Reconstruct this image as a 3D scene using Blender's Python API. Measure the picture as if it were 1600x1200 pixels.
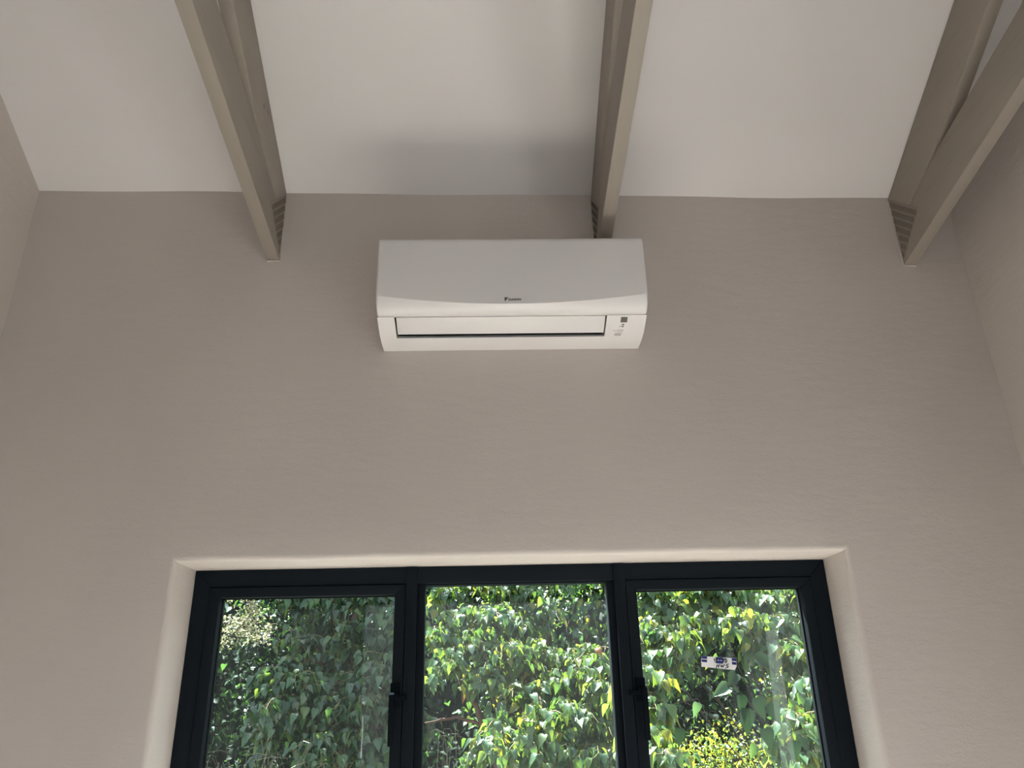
import bpy, bmesh, math, random
import numpy as np
from mathutils import Vector, Matrix

for o in list(bpy.data.objects):
    bpy.data.objects.remove(o)
S = bpy.context.scene
COL = S.collection
random.seed(7)
rng = np.random.default_rng(11)

# ------------------------------------------------------------------ camera
H = 1.62                      # eye height above the floor
YAW, PITCH, ROLL, FPX, DIST = -0.0304, 0.3915, -0.0231, 1199.27, 2.1088
cy, sy, cp, sp = math.cos(YAW), math.sin(YAW), math.cos(PITCH), math.sin(PITCH)
_f = Vector((-sy * cp, cy * cp, sp))
_r = Vector((cy, sy, 0))
_u = _r.cross(_f)
c_, s_ = math.cos(ROLL), math.sin(ROLL)
RIGHT, UP, FWD = c_ * _r + s_ * _u, -s_ * _r + c_ * _u, _f
CAM = Vector((0, -DIST, H))
cd = bpy.data.cameras.new('camera')
cam = bpy.data.objects.new('camera', cd)
COL.objects.link(cam)
cd.sensor_fit = 'HORIZONTAL'
cd.sensor_width = 36
cd.lens = FPX / 1600 * 36
cd.clip_start = 0.02
m = Matrix((RIGHT, UP, -FWD)).transposed().to_4x4()
m.translation = CAM
cam.matrix_world = m
S.camera = cam


def ray(px, py):
    return RIGHT * ((px - 800) / FPX) + UP * ((600 - py) / FPX) + FWD


def at(px, py, y):            # point on the plane at distance y behind the wall face
    v = ray(px, py)
    return CAM + v * ((y - CAM.y) / v.y)


def project(p):
    d = p - CAM
    z = d.dot(FWD)
    return 800 + FPX * d.dot(RIGHT) / z, 600 - FPX * d.dot(UP) / z, z


# ------------------------------------------------------------------ light
TO_SUN = Vector((-0.20, 0.48, 1.0)).normalized()
W = bpy.data.worlds.new('sky')
S.world = W
W.use_nodes = True
wn = W.node_tree
wn.nodes.clear()
wo = wn.nodes.new('ShaderNodeOutputWorld')
wb = wn.nodes.new('ShaderNodeBackground')
ws = wn.nodes.new('ShaderNodeTexSky')
ws.sky_type = 'NISHITA'
ws.sun_disc = False
ws.sun_elevation = math.asin(TO_SUN.z)
ws.sun_rotation = math.atan2(TO_SUN.x, TO_SUN.y)
ws.air_density = 1.0
ws.dust_density = 2.5
wm = wn.nodes.new('ShaderNodeMix')
wm.data_type = 'RGBA'
wm.inputs[0].default_value = 0.45
wm.inputs[7].default_value = (4.5, 4.6, 4.6, 1)
wn.links.new(ws.outputs[0], wm.inputs[6])
wn.links.new(wm.outputs[2], wb.inputs[0])
wb.inputs[1].default_value = 0.75
wn.links.new(wb.outputs[0], wo.inputs[0])

sl = bpy.data.lights.new('sun', 'SUN')
sl.energy = 92.0
sl.angle = math.radians(0.6)
sl.color = (1.0, 0.985, 0.965)
so = bpy.data.objects.new('sun', sl)
so.rotation_euler = TO_SUN.to_track_quat('Z', 'Y').to_euler()
so.location = (6, 4, 12)
COL.objects.link(so)


def daylight(name, loc, normal, sx, sz, power, col):  # area lamp added at a doorway as a stand-in for daylight
    l = bpy.data.lights.new(name, 'AREA')
    l.shape = 'RECTANGLE'
    l.size, l.size_y = sx, sz
    l.energy = power
    l.color = col
    o = bpy.data.objects.new(name, l)
    o.location = loc
    o.rotation_euler = (-Vector(normal)).to_track_quat('Z', 'Y').to_euler()
    COL.objects.link(o)


S.view_settings.view_transform = 'Standard'
S.view_settings.look = 'None'
S.view_settings.gamma = 1
S.view_settings.use_curve_mapping = False
S.view_settings.exposure = -0.72
try:
    S.cycles.use_denoising = True
    S.cycles.max_bounces = 9
    S.cycles.diffuse_bounces = 5
    S.cycles.transparent_max_bounces = 12
    S.cycles.caustics_reflective = False
    S.cycles.caustics_refractive = False
    S.cycles.sample_clamp_indirect = 60
except Exception:
    pass


# ------------------------------------------------------------------ helpers
def tag(o, label=None, cat=None, group=None, kind=None):
    if label:
        o['label'] = label
    if cat:
        o['category'] = cat
    if group:
        o['group'] = group
    if kind:
        o['kind'] = kind
    return o


def empty(name, loc, parent=None):
    o = bpy.data.objects.new(name, None)
    o.empty_display_size = 0.1
    COL.objects.link(o)
    o.location = loc
    o.parent = parent
    return o


def link(name, me, parent=None, loc=None):
    o = bpy.data.objects.new(name, me)
    COL.objects.link(o)
    if loc is not None:
        o.location = loc
    if parent is not None:
        o.parent = parent
    return o


class MB:
    """collects shapes given in world metres; build() links them as one mesh object"""

    def __init__(self):
        self.v, self.f = [], []

    def add(self, vs, fs):
        n = len(self.v)
        self.v += [tuple(p) for p in vs]
        self.f += [tuple(i + n for i in f) for f in fs]
        return self

    def box(self, x0, x1, y0, y1, z0, z1):
        vs = [(x, y, z) for x in (x0, x1) for y in (y0, y1) for z in (z0, z1)]
        return self.add(vs, [(0, 1, 3, 2), (4, 6, 7, 5), (0, 4, 5, 1), (2, 3, 7, 6), (0, 2, 6, 4), (1, 5, 7, 3)])

    def prism(self, poly, d, axis=0, a=0.0):
        """poly: list of 2D points; extruded along axis from a to a+d"""
        n = len(poly)
        vs = []
        for t in (a, a + d):
            for p in poly:
                q = list(p)
                q.insert(axis, t)
                vs.append(q)
        fs = [tuple(range(n))[::-1], tuple(range(n, 2 * n))]
        fs += [(i, (i + 1) % n, n + (i + 1) % n, n + i) for i in range(n)]
        return self.add(vs, fs)

    def tube(self, pts, rads, n=6):
        pts = [Vector(p) for p in pts]
        vs, fs = [], []
        ref = Vector((0.3, 0.9, 0.2))
        for i, p in enumerate(pts):
            t = (pts[min(i + 1, len(pts) - 1)] - pts[max(i - 1, 0)]).normalized()
            a = t.cross(ref)
            if a.length < 1e-4:
                a = t.cross(Vector((1, 0, 0)))
            a.normalize()
            b = t.cross(a)
            for k in range(n):
                w = 2 * math.pi * k / n
                vs.append(p + (a * math.cos(w) + b * math.sin(w)) * rads[i])
        for i in range(len(pts) - 1):
            for k in range(n):
                fs.append((i * n + k, i * n + (k + 1) % n, (i + 1) * n + (k + 1) % n, (i + 1) * n + k))
        fs.append(tuple(range(n))[::-1])
        fs.append(tuple((len(pts) - 1) * n + k for k in range(n)))
        return self.add(vs, fs)

    def build(self, name, mat, parent=None, smooth=False, bevel=0, segs=2, angle=0.6, origin=None):
        o0 = Vector(origin) if origin is not None else Vector((0, 0, 0))
        if parent is not None and origin is None:
            p = parent
            while p is not None:
                o0 = o0 + p.location
                p = p.parent
        me = bpy.data.meshes.new(name)
        me.from_pydata([tuple(Vector(p) - o0) for p in self.v], [], self.f)
        bm = bmesh.new()
        bm.from_mesh(me)
        bmesh.ops.recalc_face_normals(bm, faces=bm.faces)
        if bevel:
            es = [e for e in bm.edges if len(e.link_faces) == 2 and e.calc_face_angle(0) > 0.5]
            bmesh.ops.bevel(bm, geom=es, offset=bevel, segments=segs, affect='EDGES', profile=0.6, clamp_overlap=True)
        if smooth or bevel:
            for f in bm.faces:
                f.smooth = True
            for e in bm.edges:
                if len(e.link_faces) == 2 and e.calc_face_angle(0) > angle:
                    e.smooth = False
        bm.to_mesh(me)
        bm.free()
        me.materials.append(mat)
        o = link(name, me, parent)
        if parent is None:
            o.location = o0
        return o


# ------------------------------------------------------------------ materials
def mat_new(name):
    m = bpy.data.materials.new(name)
    m.use_nodes = True
    nt = m.node_tree
    return m, nt, nt.nodes['Principled BSDF']


def N(nt, typ, **kw):
    n = nt.nodes.new(typ)
    for k, v in kw.items():
        setattr(n, k, v)
    return n


def mat_plain(name, col, rough=0.5, spec=0.5, metal=0.0, var=0.0, vscale=8, bump=0.0, bscale=200):
    m, nt, b = mat_new(name)
    b.inputs['Base Color'].default_value = (*col, 1)
    b.inputs['Roughness'].default_value = rough
    b.inputs['Specular IOR Level'].default_value = spec
    b.inputs['Metallic'].default_value = metal
    tc = N(nt, 'ShaderNodeTexCoord')
    if var:
        n = N(nt, 'ShaderNodeTexNoise')
        n.inputs['Scale'].default_value = vscale
        n.inputs['Detail'].default_value = 4
        nt.links.new(tc.outputs['Object'], n.inputs['Vector'])
        r = N(nt, 'ShaderNodeValToRGB')
        r.color_ramp.elements[0].position = 0.3
        r.color_ramp.elements[1].position = 0.7
        r.color_ramp.elements[0].color = (*[c * (1 - var) for c in col], 1)
        r.color_ramp.elements[1].color = (*[min(1, c * (1 + var)) for c in col], 1)
        nt.links.new(n.outputs[0], r.inputs[0])
        nt.links.new(r.outputs[0], b.inputs['Base Color'])
    if bump:
        n2 = N(nt, 'ShaderNodeTexNoise')
        n2.inputs['Scale'].default_value = bscale
        n2.inputs['Detail'].default_value = 3
        nt.links.new(tc.outputs['Object'], n2.inputs['Vector'])
        bp = N(nt, 'ShaderNodeBump')
        bp.inputs['Strength'].default_value = bump
        bp.inputs['Distance'].default_value = 0.002
        nt.links.new(n2.outputs[0], bp.inputs['Height'])
        nt.links.new(bp.outputs[0], b.inputs['Normal'])
    return m


def mat_plaster(name, col, rough=0.75, strength=0.5):
    m, nt, b = mat_new(name)
    b.inputs['Roughness'].default_value = rough
    b.inputs['Specular IOR Level'].default_value = 0.25
    tc = N(nt, 'ShaderNodeTexCoord')
    nz = N(nt, 'ShaderNodeTexNoise')
    nz.inputs['Scale'].default_value = 1.3
    nz.inputs['Detail'].default_value = 3
    nt.links.new(tc.outputs['Object'], nz.inputs['Vector'])
    r = N(nt, 'ShaderNodeValToRGB')
    r.color_ramp.elements[0].position = 0.35
    r.color_ramp.elements[1].position = 0.65
    r.color_ramp.elements[0].color = (*[c * 0.97 for c in col], 1)
    r.color_ramp.elements[1].color = (*[c * 1.03 for c in col], 1)
    nt.links.new(nz.outputs[0], r.inputs[0])
    nt.links.new(r.outputs[0], b.inputs['Base Color'])
    # trowel waves, sand grain and a few scattered nibs
    mp = N(nt, 'ShaderNodeMapping')
    mp.inputs['Scale'].default_value = (9, 9, 26)
    nt.links.new(tc.outputs['Object'], mp.inputs['Vector'])
    w = N(nt, 'ShaderNodeTexNoise')
    w.inputs['Scale'].default_value = 1.0
    w.inputs['Detail'].default_value = 5
    w.inputs['Roughness'].default_value = 0.6
    nt.links.new(mp.outputs[0], w.inputs['Vector'])
    g = N(nt, 'ShaderNodeTexNoise')
    g.inputs['Scale'].default_value = 170
    g.inputs['Detail'].default_value = 3
    nt.links.new(tc.outputs['Object'], g.inputs['Vector'])
    v = N(nt, 'ShaderNodeTexVoronoi')
    v.inputs['Scale'].default_value = 38
    v.inputs['Randomness'].default_value = 1.0
    nt.links.new(tc.outputs['Object'], v.inputs['Vector'])
    lt = N(nt, 'ShaderNodeMath', operation='LESS_THAN')
    lt.inputs[1].default_value = 0.09
    nt.links.new(v.outputs['Distance'], lt.inputs[0])
    a1 = N(nt, 'ShaderNodeMath', operation='MULTIPLY_ADD')
    a1.inputs[1].default_value = 0.30
    nt.links.new(g.outputs[0], a1.inputs[0])
    nt.links.new(w.outputs[0], a1.inputs[2])
    a2 = N(nt, 'ShaderNodeMath', operation='MULTIPLY_ADD')
    a2.inputs[1].default_value = 0.12
    nt.links.new(lt.outputs[0], a2.inputs[0])
    nt.links.new(a1.outputs[0], a2.inputs[2])
    bp = N(nt, 'ShaderNodeBump')
    bp.inputs['Strength'].default_value = strength
    bp.inputs['Distance'].default_value = 0.004
    nt.links.new(a2.outputs[0], bp.inputs['Height'])
    nt.links.new(bp.outputs[0], b.inputs['Normal'])
    return m


def mat_timber(name, col):
    m, nt, b = mat_new(name)
    b.inputs['Roughness'].default_value = 0.55
    b.inputs['Specular IOR Level'].default_value = 0.3
    tc = N(nt, 'ShaderNodeTexCoord')
    mp = N(nt, 'ShaderNodeMapping')
    mp.inputs['Scale'].default_value = (60, 3, 40)
    mp.inputs['Rotation'].default_value = (math.radians(-20), 0, 0)
    nt.links.new(tc.outputs['Object'], mp.inputs['Vector'])
    n = N(nt, 'ShaderNodeTexNoise')
    n.inputs['Scale'].default_value = 1
    n.inputs['Detail'].default_value = 4
    nt.links.new(mp.outputs[0], n.inputs['Vector'])
    v = N(nt, 'ShaderNodeTexVoronoi')
    v.inputs['Scale'].default_value = 7
    nt.links.new(tc.outputs['Object'], v.inputs['Vector'])
    r = N(nt, 'ShaderNodeValToRGB')          # knots and nail marks
    r.color_ramp.elements[0].position = 0.045
    r.color_ramp.elements[1].position = 0.075
    r.color_ramp.elements[0].color = (*[c * 0.62 for c in col], 1)
    r.color_ramp.elements[1].color = (*col, 1)
    nt.links.new(v.outputs['Distance'], r.inputs[0])
    mx = N(nt, 'ShaderNodeMix', data_type='RGBA')
    mx.inputs[7].default_value = (*[c * 0.92 for c in col], 1)
    rr = N(nt, 'ShaderNodeMapRange')
    rr.inputs[1].default_value = 0.52
    rr.inputs[2].default_value = 0.75
    nt.links.new(n.outputs[0], rr.inputs[0])
    nt.links.new(rr.outputs[0], mx.inputs[0])
    nt.links.new(r.outputs[0], mx.inputs[6])
    nt.links.new(mx.outputs[2], b.inputs['Base Color'])
    bp = N(nt, 'ShaderNodeBump')
    bp.inputs['Strength'].default_value = 0.12
    bp.inputs['Distance'].default_value = 0.002
    nt.links.new(n.outputs[0], bp.inputs['Height'])
    nt.links.new(bp.outputs[0], b.inputs['Normal'])
    return m


def mat_glass(name, dust=0.10):
    m, nt, b = mat_new(name)
    nt.nodes.remove(b)
    out = nt.nodes['Material Output']
    tr = N(nt, 'ShaderNodeBsdfTransparent')
    tr.inputs[0].default_value = (0.93, 0.97, 0.955, 1)
    gl = N(nt, 'ShaderNodeBsdfGlossy')
    gl.inputs['Roughness'].default_value = 0.02
    lw = N(nt, 'ShaderNodeLayerWeight')          # thin pane: Schlick reflectance, the same from both faces
    lw.inputs[0].default_value = 0.5
    pw = N(nt, 'ShaderNodeMath', operation='POWER')
    pw.inputs[1].default_value = 5
    nt.links.new(lw.outputs['Facing'], pw.inputs[0])
    fr = N(nt, 'ShaderNodeMath', operation='MULTIPLY_ADD')
    fr.inputs[1].default_value = 0.9
    fr.inputs[2].default_value = 0.012
    nt.links.new(pw.outputs[0], fr.inputs[0])
    m1 = N(nt, 'ShaderNodeMixShader')
    nt.links.new(fr.outputs[0], m1.inputs[0])
    nt.links.new(tr.outputs[0], m1.inputs[1])
    nt.links.new(gl.outputs[0], m1.inputs[2])
    # dust film: cloudy smears plus vertical wipe streaks
    df = N(nt, 'ShaderNodeBsdfTranslucent')
    df.inputs[0].default_value = (0.80, 0.84, 0.84, 1)
    tc = N(nt, 'ShaderNodeTexCoord')
    n = N(nt, 'ShaderNodeTexNoise')
    n.inputs['Scale'].default_value = 4.5
    n.inputs['Detail'].default_value = 5
    nt.links.new(tc.outputs['Object'], n.inputs['Vector'])
    mp = N(nt, 'ShaderNodeMapping')
    mp.inputs['Scale'].default_value = (60, 1, 5)
    nt.links.new(tc.outputs['Object'], mp.inputs['Vector'])
    n2 = N(nt, 'ShaderNodeTexNoise')
    n2.inputs['Scale'].default_value = 1
    n2.inputs['Detail'].default_value = 3
    nt.links.new(mp.outputs[0], n2.inputs['Vector'])
    mr = N(nt, 'ShaderNodeMapRange')
    mr.inputs[1].default_value = 0.35
    mr.inputs[2].default_value = 0.75
    mr.inputs[3].default_value = dust * 0.35
    mr.inputs[4].default_value = dust
    nt.links.new(n.outputs[0], mr.inputs[0])
    mu = N(nt, 'ShaderNodeMath', operation='MULTIPLY')
    ad = N(nt, 'ShaderNodeMath', operation='ADD')
    ad.inputs[1].default_value = 0.5
    nt.links.new(n2.outputs[0], ad.inputs[0])
    nt.links.new(mr.outputs[0], mu.inputs[0])
    nt.links.new(ad.outputs[0], mu.inputs[1])
    m2 = N(nt, 'ShaderNodeMixShader')
    nt.links.new(mu.outputs[0], m2.inputs[0])
    nt.links.new(m1.outputs[0], m2.inputs[1])
    nt.links.new(df.outputs[0], m2.inputs[2])
    nt.links.new(m2.outputs[0], out.inputs[0])
    return m


def mat_film(name, col, fac):
    m, nt, b = mat_new(name)
    out = nt.nodes['Material Output']
    b.inputs['Base Color'].default_value = (*col, 1)
    b.inputs['Roughness'].default_value = 0.35
    tr = N(nt, 'ShaderNodeBsdfTransparent')
    tl = N(nt, 'ShaderNodeBsdfTranslucent')
    tl.inputs[0].default_value = (*col, 1)
    ma = N(nt, 'ShaderNodeMixShader')
    ma.inputs[0].default_value = 0.6
    nt.links.new(b.outputs[0], ma.inputs[1])
    nt.links.new(tl.outputs[0], ma.inputs[2])
    mx = N(nt, 'ShaderNodeMixShader')
    mx.inputs[0].default_value = fac
    nt.links.new(tr.outputs[0], mx.inputs[1])
    nt.links.new(ma.outputs[0], mx.inputs[2])
    nt.links.new(mx.outputs[0], out.inputs[0])
    return m


def mat_leaf(name, col, trans, tfac=0.4, rough=0.36, spec=0.85):
    col = [c * 0.82 for c in col]
    trans = [c * 0.5 for c in trans]
    m, nt, b = mat_new(name)
    out = nt.nodes['Material Output']
    tc = N(nt, 'ShaderNodeTexCoord')
    n = N(nt, 'ShaderNodeTexNoise')
    n.inputs['Scale'].default_value = 9
    n.inputs['Detail'].default_value = 2
    nt.links.new(tc.outputs['Object'], n.inputs['Vector'])
    r = N(nt, 'ShaderNodeValToRGB')
    r.color_ramp.elements[0].position = 0.3
    r.color_ramp.elements[1].position = 0.7
    r.color_ramp.elements[0].color = (*[c * 0.75 for c in col], 1)
    r.color_ramp.elements[1].color = (*[c * 1.25 for c in col], 1)
    nt.links.new(n.outputs[0], r.inputs[0])
    nt.links.new(r.outputs[0], b.inputs['Base Color'])
    b.inputs['Roughness'].default_value = rough
    b.inputs['Specular IOR Level'].default_value = spec
    tl = N(nt, 'ShaderNodeBsdfTranslucent')
    tl.inputs[0].default_value = (*trans, 1)
    mx = N(nt, 'ShaderNodeMixShader')
    mx.inputs[0].default_value = tfac
    nt.links.new(b.outputs[0], mx.inputs[1])
    nt.links.new(tl.outputs[0], mx.inputs[2])
    nt.links.new(mx.outputs[0], out.inputs[0])
    return m


M = {
    'wall': mat_plaster('greige_plaster', (0.560, 0.507, 0.474)),
    'ceiling': mat_plaster('white_ceiling_paint', (0.72, 0.69, 0.685), 0.8, 0.06),
    'floor': mat_plain('terracotta_tile', (0.72, 0.645, 0.59), 0.4, 0.4, var=0.12, vscale=3),
    'timber': mat_timber('taupe_painted_timber', (0.300, 0.262, 0.225)),
    'plate': mat_plain('painted_steel_plate', (0.245, 0.212, 0.185), 0.5, 0.4),
    'slot': mat_plain('punched_slot_shade', (0.125, 0.105, 0.09), 0.8, 0.1),
    'bead': mat_plain('plaster_filler', (0.52, 0.475, 0.43), 0.8, 0.2, bump=0.6, bscale=120),
    'white': mat_plain('white_plastic', (0.76, 0.735, 0.73), 0.38, 0.45),
    'white2': mat_plain('white_plastic_casing', (0.76, 0.735, 0.73), 0.42, 0.45),
    'dark': mat_plain('black_plastic', (0.008, 0.007, 0.006), 0.8, 0.05),
    'slate': mat_plain('grey_display_lens', (0.075, 0.068, 0.062), 0.25, 0.5),
    'ink': mat_plain('grey_print', (0.11, 0.10, 0.10), 0.5, 0.3),
    'ink2': mat_plain('light_grey_print', (0.36, 0.34, 0.33), 0.5, 0.3),
    'alu': mat_plain('charcoal_powder_coat', (0.0085, 0.0125, 0.0170), 0.6, 0.08, bump=0.05, bscale=700),
    'handle': mat_plain('matt_black_handle', (0.007, 0.0095, 0.012), 0.9, 0.0),
    'gasket': mat_plain('black_rubber', (0.006, 0.006, 0.006), 0.6, 0.2),
    'glass': mat_glass('dusty_glass', 0.0025),
    'glass_clean': mat_glass('window_glass', 0.03),
    'film': mat_film('clear_streak', (0.75, 0.85, 0.82), 0.016),
    'smear': mat_film('dried_drip', (0.8, 0.82, 0.8), 0.035),
    'paper': mat_plain('white_paper', (0.85, 0.85, 0.87), 0.6, 0.3),
    'navy': mat_plain('navy_print', (0.018, 0.028, 0.16), 0.5, 0.3),
    'marker': mat_plain('black_marker', (0.008, 0.008, 0.01), 0.5, 0.3),
    'soil': mat_plain('leaf_litter_soil', (0.010, 0.014, 0.007), 0.9, 0.1, var=0.35, vscale=2.5),
    'apron': mat_plain('pale_concrete', (0.28, 0.27, 0.255), 0.85, 0.2, var=0.08, vscale=2),
    'roof': mat_plain('charcoal_roof_sheet', (0.10, 0.10, 0.10), 0.6, 0.3),
    'bark': mat_plain('red_brown_bark', (0.075, 0.045, 0.032), 0.85, 0.15, var=0.35, vscale=30, bump=0.6, bscale=60),
    'bark2': mat_plain('grey_bark', (0.055, 0.045, 0.035), 0.9, 0.1, var=0.3, vscale=20, bump=0.6, bscale=50),
    'twig': mat_plain('green_brown_twig', (0.16, 0.15, 0.07), 0.7, 0.2),
    'straw': mat_film('dry_straw', (0.16, 0.16, 0.11), 0.95),
}
LEAF = [
    mat_leaf('leaf_mid_green', (0.048, 0.125, 0.055), (0.22, 0.42, 0.05)),
    mat_leaf('leaf_deep_green', (0.032, 0.088, 0.046), (0.12, 0.28, 0.05)),
    mat_leaf('leaf_bright_green', (0.085, 0.175, 0.055), (0.40, 0.60, 0.06), 0.5),
    mat_leaf('leaf_yellow_green', (0.22, 0.25, 0.035), (0.75, 0.75, 0.05), 0.55),
    mat_leaf('leaf_rust', (0.35, 0.13, 0.03), (0.6, 0.22, 0.03)),
    mat_leaf('leaf_shade_green', (0.016, 0.036, 0.022), (0.03, 0.07, 0.02), 0.25, 0.6, 0.06),  # darker copy: shade of the deep foliage put into the leaf colour
    mat_leaf('leaf_pale_cream', (0.46, 0.44, 0.28), (0.6, 0.6, 0.3), 0.35, 0.6, 0.3),
]

# ------------------------------------------------------------------ room shell
XL, XR = -1.466, 1.534            # side wall faces
YB = -4.6                         # back wall face
RIDGE = YB / 2
SLOPE, LOWS = 0.5577, 0.2076      # ceiling pitch, lower-chord pitch
T = 0.23


def ceil_z(x, y):
    d = -y if y > RIDGE else (y - YB)
    return H + 1.5495 - 0.0165 * x + SLOPE * d


OX0, OX1, OZ1, OZ0 = -0.8500, 0.9700, H + 0.3646, 0.22      # window opening
FY = 0.147                                                   # inner face of the window frame


def wall_front():
    n = 28
    pts, sides = [], [((OX0, OZ0), (OX0, OZ1)), ((OX0, OZ1), (OX1, OZ1)), ((OX1, OZ1), (OX1, OZ0)), ((OX1, OZ0), (OX0, OZ0))]
    outs = [((XL - T, -0.2), (XL - T, 3.27)), ((XL - T, 3.27), (XR + T, 3.22)), ((XR + T, 3.22), (XR + T, -0.2)), ((XR + T, -0.2), (XL - T, -0.2))]
    nrm = [(-1, 0), (0, 1), (1, 0), (0, -1)]
    rings = []
    for si, ((a, b), (oa, ob), nr) in enumerate(zip(sides, outs, nrm)):
        for k in range(n):
            t = k / n
            p = (a[0] + (b[0] - a[0]) * t, a[1] + (b[1] - a[1]) * t)
            q = (oa[0] + (ob[0] - oa[0]) * t, oa[1] + (ob[1] - oa[1]) * t)
            if k == 0:
                pv = nrm[si - 1]
                d = (nr[0] + pv[0], nr[1] + pv[1])
            else:
                d = nr
            rings.append((p, q, d))
    R0 = 0.016
    prof = []
    for k in range(6):
        w = math.pi / 2 * k / 5
        prof.append((R0 * (1 - math.sin(w)), R0 * (1 - math.cos(w))))
    prof += [(0.0, 0.07), (0.0, FY + 0.03), (0.0, T - 0.01), (0.012, T)]
    vs, fs = [], []
    nl = len(prof) + 3
    for i, (p, q, d) in enumerate(rings):
        j = 0.0006 * math.sin(i * 0.9) + random.uniform(-0.0005, 0.0005)
        vs.append((q[0], 0, q[1]))
        vs.append((p[0] + d[0] * 0.10, 0, p[1] + d[1] * 0.10))
        for k, (off, y) in enumerate(prof):
            jj = j if k < 7 else 0
            vs.append((p[0] + d[0] * (off + jj), y, p[1] + d[1] * (off + jj)))
        vs.append((q[0], T, q[1]))
    for i in range(len(rings)):
        a, b = i * nl, ((i + 1) % len(rings)) * nl
        for k in range(nl - 1):
            fs.append((a + k, a + k + 1, b + k + 1, b + k))
        fs.append((a + nl - 1, a, b, b + nl - 1))
    mb = MB()
    mb.add(vs, fs)
    o = mb.build('wall_front', M['wall'], smooth=True, angle=0.8)
    return tag(o, kind='structure')


WALLF = wall_front()


def gable(name, x0, x1, door=None):
    """side wall running along y, with the outline of the two roof slopes"""
    xm = XL if x1 < 0 else XR
    e = 0.03
    top = [(YB - T, ceil_z(xm, YB) - 0.12), (YB, ceil_z(xm, YB) + e), (RIDGE, ceil_z(xm, RIDGE) + e), (0, ceil_z(xm, 0) + e), (0.0, ceil_z(xm, 0) - 0.02)]
    mb = MB()
    if door is None:
        mb.prism([(YB, -0.2)] + top[1:4] + [(0.0, -0.2)], x1 - x0, 0, x0)
    else:
        d0, d1, dz = door
        mb.prism([(YB, -0.2), (YB, ceil_z(xm, YB) + e), (d0, ceil_z(xm, d0) + e), (d0, -0.2)], x1 - x0, 0, x0)
        mb.prism([(d0, dz), (d0, ceil_z(xm, d0) + e), (RIDGE, ceil_z(xm, RIDGE) + e), (d1, ceil_z(xm, d1) + e), (d1, dz)] if d0 < RIDGE < d1 else
                 [(d0, dz), (d0, ceil_z(xm, d0) + e), (d1, ceil_z(xm, d1) + e), (d1, dz)], x1 - x0, 0, x0)
        mid = [(d1, ceil_z(xm, d1) + e)]
        if d1 < RIDGE:
            mid.append((RIDGE, ceil_z(xm, RIDGE) + e))
        mb.prism([(d1, -0.2)] + mid + [(0, ceil_z(xm, 0) + e), (0, -0.2)], x1 - x0, 0, x0)
    o = mb.build(name, M['wall'])
    return tag(o, kind='structure')


DY0, DY1, DZ = -3.7, -1.1, 2.25          # wide glazed door in the right wall
BX0, BX1, BZ0, BZ1 = -1.2, 1.4, 0.0, 2.5  # unseen doorway added in the back wall for frontal light
gable('wall_left', XL - T, XL)
gable('wall_right', XR, XR + T, (DY0, DY1, DZ))
mb = MB()
mb.box(XL - T, BX0, YB - T, YB, -0.2, 3.2)
mb.box(BX1, XR + T, YB - T, YB, -0.2, 3.2)
mb.box(BX0, BX1, YB - T, YB, BZ1, 3.2)
tag(mb.build('wall_back', M['wall']), kind='structure')

# floor of large tiles
fl = MB()
fl.box(XL - T, XR + T, YB - T, T, -0.2, -0.006)
FLOOR = fl.build('floor', M['floor'])
tag(FLOOR, kind='structure')
nx, ny = 5, 8
tw, th = (XR - XL) / nx, -YB / ny
tile_me = None
for i in range(nx):
    for j in range(ny):
        if tile_me is None:
            t0 = MB()
            t0.box(0.002, tw - 0.002, 0.002, th - 0.002, -0.006, 0.0)
            o = t0.build('tile', M['floor'], FLOOR)
            tile_me = o.data
        else:
            o = link('tile', tile_me, FLOOR)
        o.location = (XL + i * tw, YB + j * th, 0)


def make_ceiling():
    vs, fs = [], []
    xs = np.linspace(XL - T, XR + T, 40)
    ys = list(np.linspace(T + 0.0, 0.012, 2)) + list(np.linspace(0.0, RIDGE, 14)) + list(np.linspace(RIDGE, YB, 14)[1:]) + [YB - T]
    for y in ys:
        for x in xs:
            w = 0.0022 * math.sin(x * 5.1 + 1.3 * y) + 0.0014 * math.sin(x * 11.7 + y * 3)
            vs.append((x, y, ceil_z(x, y) + w))
    nxx = len(xs)
    nb = len(vs)
    vs += [(x, y, z + 0.05) for x, y, z in vs]
    for j in range(len(ys) - 1):
        for i in range(nxx - 1):
            a = j * nxx + i
            fs.append((a, a + 1, a + nxx + 1, a + nxx))
            fs.append((nb + a, nb + a + nxx, nb + a + nxx + 1, nb + a + 1))
    for i in range(nxx - 1):
        for a in (i, (len(ys) - 1) * nxx + i):
            fs.append((a, a + 1, nb + a + 1, nb + a))
    for j in range(len(ys) - 1):
        for a in (j * nxx, j * nxx + nxx - 1):
            fs.append((a, a + nxx, nb + a + nxx, nb + a))
    o = MB().add(vs, fs).build('ceiling', M['ceiling'], smooth=True, angle=0.4)
    return tag(o, kind='structure')


make_ceiling()
rf = MB()
zr = ceil_z(0, RIDGE) + 0.10
ze = ceil_z(0, 0) + 0.10 - 0.4 * SLOPE
rf.prism([(0.4, ze), (RIDGE, zr), (YB - 0.4, ze), (YB - 0.4, ze + 0.06), (RIDGE, zr + 0.07), (0.4, ze + 0.06)], XR - XL + 2 * T + 0.3, 0, XL - T - 0.15)
tag(rf.build('roof', M['roof']), 'dark sheet roof over the room with eaves beyond the walls', 'roof', kind='structure')

# ------------------------------------------------------------------ window
ZB = OZ0 + 0.0


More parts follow.
